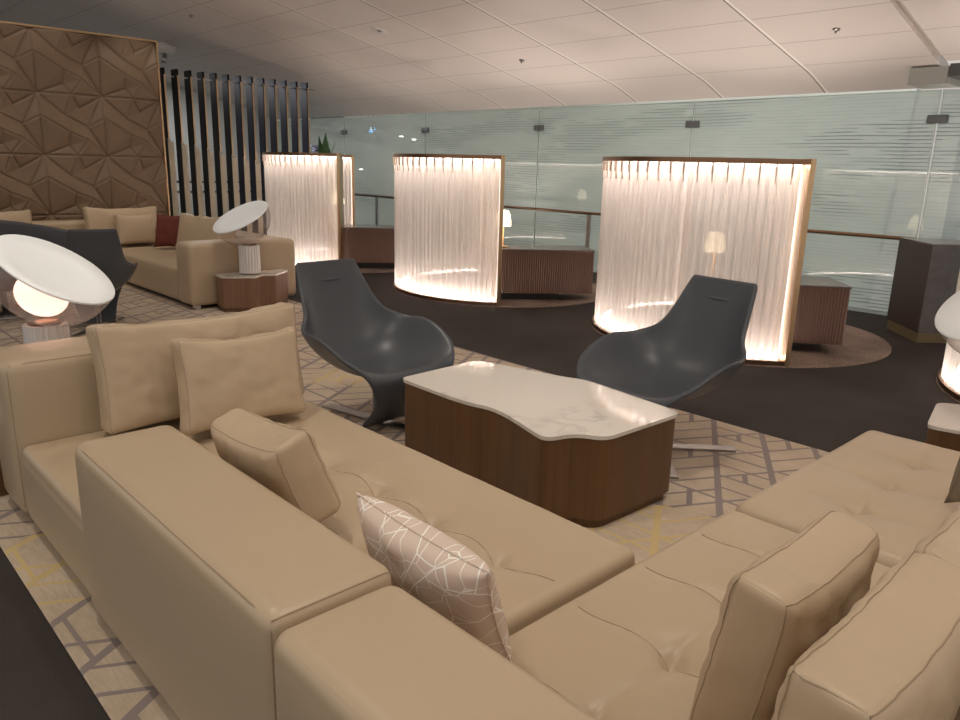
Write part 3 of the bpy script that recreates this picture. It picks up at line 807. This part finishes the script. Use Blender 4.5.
def place(o, loc, normal, up_hint=(0,0,1), roll=0):
    """local x = width, y = thickness axis (points along normal), z = height"""
    n = Vector(normal).normalized(); z = (Vector(up_hint) - n*Vector(up_hint).dot(n)).normalized(); x = n.cross(z).normalized()
    R = Matrix((x, n, z)).transposed().to_4x4()
    o.matrix_world = Matrix.Translation(loc) @ R @ Matrix.Rotation(roll, 4, 'Y')
def cushion(label, w, h, th, loc, normal, roll=0, seed=0, mat='leather_cushion', group=None, bulge=.03, name='leather_cushion', step=.02, wr=.009):
    r = min(.035, th*.3)
    def fn(p, q):
        u, v = p.x/(w/2), p.z/(h/2)
        e = max(0,1-abs(u)**2.5)*max(0,1-abs(v)**2.5)
        p = p.copy()
        p.y += math.copysign(bulge*e, p.y) if abs(q.y) > 1e-6 else 0
        # soft sides: edges pulled in between corners
        p.x -= math.copysign(.014*(1-v*v), p.x)*abs(u)**4; p.z -= math.copysign(.018*(1-u*u), p.z)*abs(v)**4
        if v > .5: p.z -= .012*math.cos(u*PI/2)*v
        s = Vector((p.x*7+seed*3.1, p.y*7, p.z*7))
        d = (noise.noise(s)*wr + abs(noise.noise(s*2.3))*-wr*.9)*(.25+.75*min(1, max(0,(1-max(abs(u),abs(v)))*5)+ (1 if abs(q.y) < th/2-.02 else 0)))
        if abs(q.y) > th/2-1e-6: p.y += math.copysign(d*1.6, p.y)
        else: p += Vector((math.copysign(1,q.x) if abs(q.x)>w/2-1e-6 else 0, 0, math.copysign(1,q.z) if abs(q.z)>h/2-1e-6 else 0))*d
        return p
    bm = rslab(w, th, h, r, fn, step)
    o = link(name, bm, M[mat]); tag(o, label, 'cushion', group)
    for sy in (-1, 1):
        bm = bmesh.new(); pts = []
        cs = [(-1,-1),(1,-1),(1,1),(-1,1)]
        for a, b in zip(cs, cs[1:]+cs[:1]):
            for i in range(24):
                u = a[0]+(b[0]-a[0])*i/24; v = a[1]+(b[1]-a[1])*i/24
                q = Vector((u*w/2, sy*th/2, v*h/2)); pts.append(fn(rpoint(q, w, th, h, r), q))
        tube(bm, pts, .0014, 6, closed=True); link('seam', bm, M['seam'], o)
    place(o, loc, normal, roll=roll)
    return o
G = 'tan leather cushions on the near sofa'
cushion('large tan leather back cushion leaning on the armrest below the near lamp', .93, .47, .15, (1.375,3.262,.645), (0,-1,.16), 0, 1, group=G)
cushion('small square tan leather cushion in front of the large one by the armrest', .56, .41, .11, (1.43,3.015,.620), (0,-1,.22), -.03, 2, group=G, bulge=.022)
cushion('tan leather cushion behind the long sofa back, tilted, beside the patterned pillow', .52, .31, .13, (1.105,2.13,.582), (1,0,.36), -.11, 3, group=G)
cushion('tan leather cushion standing upright, left of the two big foreground cushions', .47, .42, .12, (1.47,.565,.605), (0,1,.17), .0, 4, group=G)
cushion('big puffy tan leather cushion in the bottom right foreground', .56, .47, .13, (1.245,.325,.635), (0,1,.10), 0, 5, group=G)
cushion('tan leather cushion behind the bottom right one, touching the right photo edge', .66, .44, .13, (1.89,.34,.622), (0,1,.14), 0, 6, group=G)

def throw_pillow(label, w, h, th, loc, normal, roll, mat, seed=0, group=None, name='throw_pillow', cat='pillow'):
    bm = bmesh.new(); n = 30; 
    def P(i, j, s):
        u, v = -1+2*i/n, -1+2*j/n
        t = (max(0,1-u*u)**.5*max(0,1-v*v)**.5)**.72
        pin = 1-.10*(1-(v*v))*(abs(u)**3); pin2 = 1-.10*(1-u*u)*(abs(v)**3)
        d = noise.noise(Vector((u*2.5+seed,v*2.5,s)))*.010*t
        return Vector((u*w/2*pin, s*(th/2*t+d), v*h/2*pin2))
    rows = {}
    for s in (1,-1):
        rows[s] = [[None]*(n+1) for _ in range(n+1)]
        for i in range(n+1):
            for j in range(n+1):
                if s == -1 and (i in (0,n) or j in (0,n)): rows[s][i][j] = rows[1][i][j]
                else: rows[s][i][j] = bm.verts.new(P(i,j,s))
        grid_faces(bm, rows[s])
    o = link(name, bm, M[mat]); tag(o, label, cat, group)
    pts = []
    for a, b in (((0,0),(n,0)),((n,0),(n,n)),((n,n),(0,n)),((0,n),(0,0))):
        for i in range(n): pts.append(P(a[0]+(b[0]-a[0])*i/n, a[1]+(b[1]-a[1])*i/n, 1)*1.004)
    bm = bmesh.new(); tube(bm, pts, .003, 6, closed=True); link('piping', bm, M[mat], o)
    place(o, loc, normal, roll=roll); return o
throw_pillow('pinkish beige throw pillow printed with crossing white lines', .50, .31, .15, (1.09,1.30,.548), (1,0,.34), .03, 'print')
throw_pillow('small taupe pillow on the chaise, cut by the right photo edge', .42, .36, .15, (3.06,.48,.605), (.69,.72,.12), 0, 'taupe', 7)

# ------------------------------------------------------------------ tables
def rounded_poly(pts, r=.04, n=5):
    out = []
    N = len(pts)
    for i in range(N):
        p0, p, p1 = Vector(pts[i-1][:2]), Vector(pts[i][:2]), Vector(pts[(i+1)%N][:2]); rr = pts[i][2] if len(pts[i]) > 2 else r
        a = p+(p0-p).normalized()*min(rr, (p0-p).length*.45); b = p+(p1-p).normalized()*min(rr, (p1-p).length*.45)
        for k in range(n+1):
            t = k/n; out.append(tuple(a*(1-t)**2+p*2*t*(1-t)+b*t*t))
    return out
def block_table(name, label, cat, poly, h, top_t=.017, wood_m='walnut', mat_rec=.05, group=None):
    cx = sum(p[0] for p in poly)/len(poly); cy = sum(p[1] for p in poly)/len(poly)
    t = thing(name, label, cat, (cx, cy, 0), 0, group)
    loc = [(p[0]-cx, p[1]-cy, *p[2:]) for p in poly]
    rp = rounded_poly(loc)
    bm = bmesh.new(); prism(bm, [(x*.985, y*.985) for x, y in rp], .055, h-top_t); sharp(link('cabinet_base', bm, M[wood_m], t))
    bm = bmesh.new(); prism(bm, [(x*.95, y*.95) for x, y in rp], .012, .055); sharp(link('recessed_plinth', bm, M['walnut'], t))
    bm = bmesh.new(); prism(bm, rp, h-top_t, h); bevel(bm, .007, 2, 60); sharp(link('marble_top', bm, M['marble'], t), 50)
    return t
k = 1.10/1.17
ctab = [(2.481,3.247,.05),(3.10,3.275,.06),(3.234,2.69,.09),(3.285,2.57,.07),(3.20,1.885,.05),(2.612,1.905,.07),(2.555,2.03,.10),(2.39,2.075,.06),(2.53,2.52,.2),(2.47,2.70,.2)]
block_table('coffee_table', 'walnut block coffee table with wavy white marble top, centre of the rug', 'coffee table', [(x*k,y*k,r) for x,y,r in ctab], .45)
block_table('side_table', 'small walnut block side table with marble top against the far sofa arm', 'side table', [(3.36,7.56,.03),(3.33,7.34,.05),(3.62,7.16,.04),(3.74,7.27,.04),(3.88,7.22,.03),(4.14,7.42,.03),(4.14,7.56,.03)], .38, wood_m='walnut_light', group='walnut side tables with marble tops')
block_table('side_table', 'small walnut block side table with white top behind the chaise', 'side table', [(3.98,1.01,.05),(4.45,1.10,.06),(4.70,.62,.05),(4.1,.48,.05)], .38, group='walnut side tables with marble tops')
block_table('side_table', 'walnut side table behind the near armrest, carrying the near lamp', 'side table', [(.44,3.80,.05),(1.3,3.80,.05),(1.35,4.6,.05),(.80,4.66,.05),(.5,4.45,.05)], .38, group='walnut side tables with marble tops')

# ------------------------------------------------------------------ bowl lamps
M['chrome_white'] = simple('polished_aluminium', (.84,.82,.81), .3, .45)
def point(name, loc, power, color, r=.05):
    l = bpy.data.lights.new(name, 'POINT'); l.energy = power; l.color = color; l.shadow_soft_size = r
    o = bpy.data.objects.new(name, l); col.objects.link(o); o.location = loc; return o
def bowl_lamp(x, y, z, n, label, glow=True):
    t = thing('bowl_lamp', label, 'lamp', (x,y,z), 0, 'clear glass bowl lamps on fluted columns')
    bm = bmesh.new(); K = 20; prof = []
    for i in range(K*6):
        a = 2*PI*i/(K*6); r = .098+.010*abs(math.sin(K*a/2)); prof.append((r*math.cos(a), r*math.sin(a)))
    prism(bm, prof, .012, .30); sharp(link('fluted_column', bm, M['chrome_white'], t), 50)
    bm = bmesh.new(); lathe(bm, [(0,0),(.088,0),(.088,.012),(0,.012)], 32); link('foot_ring', bm, M['bronze'], t)
    bm = bmesh.new(); lathe(bm, [(0,.30),(.075,.30),(.085,.312),(.06,.325),(0,.325)], 32); link('collar', bm, M['bronze'], t)
    n = Vector(n).normalized(); apex = Vector((0,0,.335)); 
    q = Vector((0,0,1)).rotation_difference(n).to_matrix().to_4x4()
    R, D = .30, .285
    # bowl sits with its side on the column: centre of the rim disc
    base = Vector((0,0,.325)) ; ctr = base + Vector((n.x*.24, n.y*.24, .0)) + Vector((0,0,.26))*1.0
    ctr = base + (n*.55+Vector((0,0,.45))).normalized()*.275
    mt = Matrix.Translation(ctr) @ q
    inner = [(R*math.sin(PI/2*k/14)**.9 if k else 0, -D*math.cos(PI/2*k/14)) for k in range(15)]
    bm = bmesh.new(); lathe(bm, inner, 56, mt); link('glass_bowl', bm, M['bowl'], t)
    bm = bmesh.new(); lathe(bm, [(R+.004,0),(R+.006,.006),(R,.012),(R*.7,-.006),(R*.4,-.016),(0,-.020),(0,-.026),(R*.7,-.012),(R*.995,.0),(R+.004,0)], 56, mt); link('white_reflector', bm, M['white'], t)
    bm = bmesh.new(); lathe(bm, [(.13*math.sin(PI*k/20), -.158-.105*math.cos(PI*k/20)) for k in range(21)], 40, mt); (link('frosted_bulb_cover', bm, M['bulb'], t) if glow else bm.free())
    if glow: point('bowl_lamp_light', Vector((x,y,z))+ctr-n*.17, 1.3, (1,.74,.62), .035)
    return t
bowl_lamp(1.015, 4.40, .38, (.37,-.40,.83), 'glass bowl lamp with large white tilted disc, nearest, glowing at the left edge')
bowl_lamp(3.68, 7.40, .38, (-.50,-.05,.86), 'glass bowl lamp with white disc on the far side table', False)
bowl_lamp(4.36, .80, .38, (-.45,.30,.8), 'glass bowl lamp on the side table behind the chaise, cut by the right edge')

# ------------------------------------------------------------------ lounge chairs
def chair_mesh():
    #  y(fwd)  z    halfw  wing(up/forward raise)   — from headrest down the back, over the seat and down the fold to the floor
    rows = [(-.44,.935,.212,.00),(-.435,.905,.224,.012),(-.41,.83,.238,.035),(-.375,.71,.26,.065),(-.325,.595,.285,.10),(-.27,.49,.33,.15),(-.20,.40,.365,.20),
            (-.10,.345,.385,.235),(.02,.325,.39,.245),(.14,.325,.39,.225),(.25,.34,.385,.175),(.33,.365,.37,.11),(.38,.375,.345,.05),(.40,.35,.31,.015),
            (.385,.28,.265,.0),(.335,.20,.225,0),(.255,.12,.195,0),(.18,.06,.18,0),(.14,.025,.175,0)]
    nu = 17; bm = bmesh.new(); V = []
    def tangent(i):
        a = rows[max(0,i-1)]; b = rows[min(len(rows)-1,i+1)]
        return Vector((0,b[0]-a[0],b[1]-a[1])).normalized()
    for i, (y, z, w, wing) in enumerate(rows):
        t = tangent(i); nrm = Vector((0,-t.z,t.y))
        # concave side: forward for the back, up for the seat
        if nrm.y < 0 and i < 6: nrm = -nrm
        if i >= 6 and i < 14 and nrm.z < 0: nrm = -nrm
        row = []
        for j in range(nu):
            u = -1+2*j/(nu-1)
            s = math.sin(u*PI/2*.93)/math.sin(PI/2*.93)
            up = wing*abs(u)**2.6
            p = Vector((w*(.55*u+.45*s), y, z)) + (nrm*.75+Vector((0,0,.35)) if i > 4 else nrm)*up
            if 4 < i < 12: p.x += math.copysign(.035*abs(u)**4, u)*(1 if wing > .1 else .5)
            row.append(bm.verts.new(p))
        V.append(row)
    grid_faces(bm, V); return bm
def lounge_chair(x, y, ang, label, base_rot=0):
    """ang: facing direction (radians, world)"""
    t = thing('lounge_chair', label, 'lounge chair', (x,y,.012), ang-PI/2, 'charcoal leather lounge chairs')
    o = link('leather_shell', chair_mesh(), M['chair'], t)
    s = o.modifiers.new('s', 'SOLIDIFY'); s.thickness = .028; s.offset = 0
    s = o.modifiers.new('b', 'SUBSURF'); s.levels = 2; s.render_levels = 2
    # moulded under-belly of the seat
    # lumbar crease
    bm = bmesh.new(); bmesh.ops.create_uvsphere(bm, u_segments=20, v_segments=10, radius=1)
    for v in bm.verts: v.co = Vector((v.co.x*.12, v.co.y*.010-.398, v.co.z*.014+.818))
    link('headrest_fold', bm, M['chair'], t)
    for k in range(4):
        a = base_rot+PI/4+k*PI/2; mt = Matrix.Translation((0,.06,0)) @ Matrix.Rotation(a, 4, 'Z')
        bm = bmesh.new(); box(bm, .03,.45,-.035,.035,0,.014, mt); link('base_bar', bm, M['steel'], t, smooth=False)
    bm = bmesh.new(); lathe(bm, [(0,0),(.07,0),(.07,.022),(.025,.03),(.025,.3),(0,.3)], 20, Matrix.Translation((0,.06,0))); link('pedestal', bm, M['steel'], t)
    return t
lounge_chair(2.565, 3.655, math.radians(273), 'charcoal leather lounge chair left of the coffee table, facing the sofa', math.radians(-127))
lounge_chair(3.585, 2.22, math.radians(174), 'charcoal leather lounge chair right of the coffee table, before the largest curtained screen', .1)
lounge_chair(2.12, 7.28, math.radians(76), 'charcoal lounge chair with its back turned, right of the near lamp', .2).scale = (.86, 1, 1)
t = thing('armchair', 'wide charcoal armchair with sloping back, behind the near glass bowl lamp', 'armchair', (1.62, 8.45, .012), math.radians(4))
def slope(p, q):
    if q.z > 0: p.z += -.085*(p.x/.62) - .05*(p.x/.62)**2 + .04
    return p
o = link('backrest', rslab(1.24, .16, .62, .06, slope, .08), M['chair'], t); o.location = (0,-.25,.58)
o = link('seat', rslab(1.1, .62, .2, .06, None, .1), M['chair'], t); o.location = (0,.14,.34)
for sx in (-1, 1):
    o = link('armrest', rslab(.12, .66, .34, .05, None, .1), M['chair'], t); o.location = (sx*.60,.16,.42)
bm = bmesh.new(); lathe(bm, [(0,0),(.3,0),(.3,.015),(.03,.03),(.03,.25),(0,.25)], 28); link('swivel_base', bm, M['steel'], t)

# ------------------------------------------------------------------ far sofa
t = thing('sofa', 'tan leather corner sofa under the brown panelled wall, behind the far side table', 'sofa', (0,0,0))
leather_box('armrest', t, 3.12,4.345,7.60,7.96,.05,.695, r=.05)
leather_box('seat', t, 3.14,4.0,7.965,10.0,.05,.41, r=.045)
leather_box('seat', t, .2,4.0,10.005,10.62,.05,.41, r=.045)
leather_box('backrest', t, 4.005,4.34,7.965,10.90,.05,.69, r=.045)
leather_box('backrest', t, .2,4.0,10.625,10.90,.05,.72, r=.045)
bm = bmesh.new(); box(bm, 3.2,4.2,7.7,10.7,.02,.06); link('recessed_plinth', bm, M['black'], t, smooth=False)
for x in (3.16, 4.25):
    bm = bmesh.new(); box(bm, x,x+.06,7.62,7.68,.013,.055); link('foot', bm, M['chrome'], t, smooth=False)
G2 = 'leather cushions on the far sofa'
cushion('wide tan leather cushion under the panelled wall, behind the smaller square one', .90, .48, .16, (3.44,10.44,.67), (0,-1,.14), 0, 11, group=G2, step=.06)
cushion('square tan leather cushion in front of the wide one on the far sofa', .48, .40, .12, (3.52,10.20,.635), (0,-1,.2), 0, 12, group=G2, step=.06)
cushion('tan leather cushion at the far left edge below the panelled wall', .80, .46, .16, (2.0,10.44,.665), (0,-1,.14), 0, 13, group=G2, step=.06)
cushion('tan leather cushion on the far sofa just right of the rust pillow', .62, .46, .15, (3.83,9.12,.66), (-1,0,.2), 0, 14, group=G2, step=.06)
cushion('tan leather cushion on the far sofa directly behind the glass bowl lamp', .70, .42, .15, (3.79,8.42,.70), (-1,0,.3), .1, 15, group=G2, step=.06)
throw_pillow('rust red pillow on the far sofa', .42, .42, .14, (3.76,9.66,.64), (-.75,-.6,.3), .0, 'red', 3)

# ------------------------------------------------------------------ lights
def area(name, loc, size, power, color, rot=(0,0,0), sy=None):
    l = bpy.data.lights.new(name, 'AREA'); l.energy = power; l.color = color; l.shape = 'RECTANGLE'; l.size = size; l.size_y = sy or size
    o = bpy.data.objects.new(name, l); col.objects.link(o); o.location = loc; o.rotation_euler = rot; return o
def point(name, loc, power, color, r=.05):
    l = bpy.data.lights.new(name, 'POINT'); l.energy = power; l.color = color; l.shadow_soft_size = r
    o = bpy.data.objects.new(name, l); col.objects.link(o); o.location = loc; return o
def spot(name, loc, target, power, color, ang=90, blend=.8, r=.08):
    l = bpy.data.lights.new(name, 'SPOT'); l.energy = power; l.color = color; l.spot_size = math.radians(ang); l.spot_blend = blend; l.shadow_soft_size = r
    o = bpy.data.objects.new(name, l); col.objects.link(o); o.location = loc
    o.rotation_euler = (Vector(target)-Vector(loc)).to_track_quat('-Z','Y').to_euler(); return o
W = (1,.91,.79)
# ceiling downlights over the seating, out of the frame above and behind the camera
for x, y, e in ((.2,2.6,60),(1.6,.2,50),(-1.2,.6,40),(2.6,4.6,45),(3.4,1.6,30)):
    spot('downlight', (x,y,ceil_z(x)-.06), (x+.3,y+.2,0), e*2.3, W, 110, 1, .12)
for x, y, e in ((2.4,9.2,80),(3.9,8.6,60)):
    spot('downlight', (x,y,ceil_z(x)-.06), (x,y+.6,0), e*.9, W, 100, 1, .12)
spot('disc_fill', (.8,3.9,ceil_z(.8)-.06), (1.05,4.4,.9), 150, (1,.93,.88), 26, .6, .05)  # added narrow spot to whiten the near lamp disc
spot('disc_fill', (3.3,6.9,ceil_z(3.3)-.06), (3.7,7.4,.9), 70, (1,.93,.88), 30, .6, .05)  # added spot for the far lamp disc
for x in (1.6,2.8,4.0): spot('panel_wall_fill', (x,10.2,ceil_z(x)-.1), (x,11,1.6), 20, (1,.88,.76), 80, .8, .05)  # added grazing spots to bring out the panel relief
# added unseen spots brightening the ceiling, in and behind the booths and behind the camera
for y, e in ((.3,45),(1.95,45),(5.25,50),(8.55,40),(11.8,14)):
    spot('ceiling_fill_low', (8.55,y,.35), (8.3,y,3.), e*1.6, (1,.86,.77), 125, .6, .1)
for y, e in ((.6,50),(3.9,60),(7.2,50),(10.5,14)):
    spot('ceiling_fill_booth', (7.75,y,.75), (6.6,y,3.), e*1.2, (1,.84,.75), 130, .6, .1)
for x, y, tx, ty in ((-1,-2.6,5.5,2.5),(-3,2,4,7.5),(2,-3,7,2.5)):
    d = Vector((tx-x, ty-y, 0)); d.normalize(); src = Vector((x,y,2.0))
    spot('ceiling_fill_rear', src, src+d*math.cos(.50)+Vector((0,0,math.sin(.50))), 420, (1,.86,.77), 56, .5, .1)
# lamp bulbs
# hall beyond the glass
area('hall_light', (13.5,8,4.1), 5, 430, (1,1,.97), (0,0,0), 10)
area('hall_light', (14.5,0,4.1), 5, 160, (.8,.92,1), (0,0,0), 8)
area('side_wall_fill', (6,14.6,3.0), 2, 90, (.95,.95,1), (0,0,0))  # added to brighten the side wall seen between the fins
w = bpy.data.worlds.new('lounge_ambience'); sc.world = w; w.use_nodes = True
bg = w.node_tree.nodes['Background']; bg.inputs[0].default_value = (1,.92,.85,1); bg.inputs[1].default_value = .62

sc.view_settings.view_transform = 'Standard'; sc.view_settings.look = 'None'; sc.view_settings.gamma = 1
sc.view_settings.use_curve_mapping = False; sc.view_settings.exposure = 0.0
sc.cycles.use_denoising = True
sc.cycles.max_bounces = 8; sc.cycles.transparent_max_bounces = 16
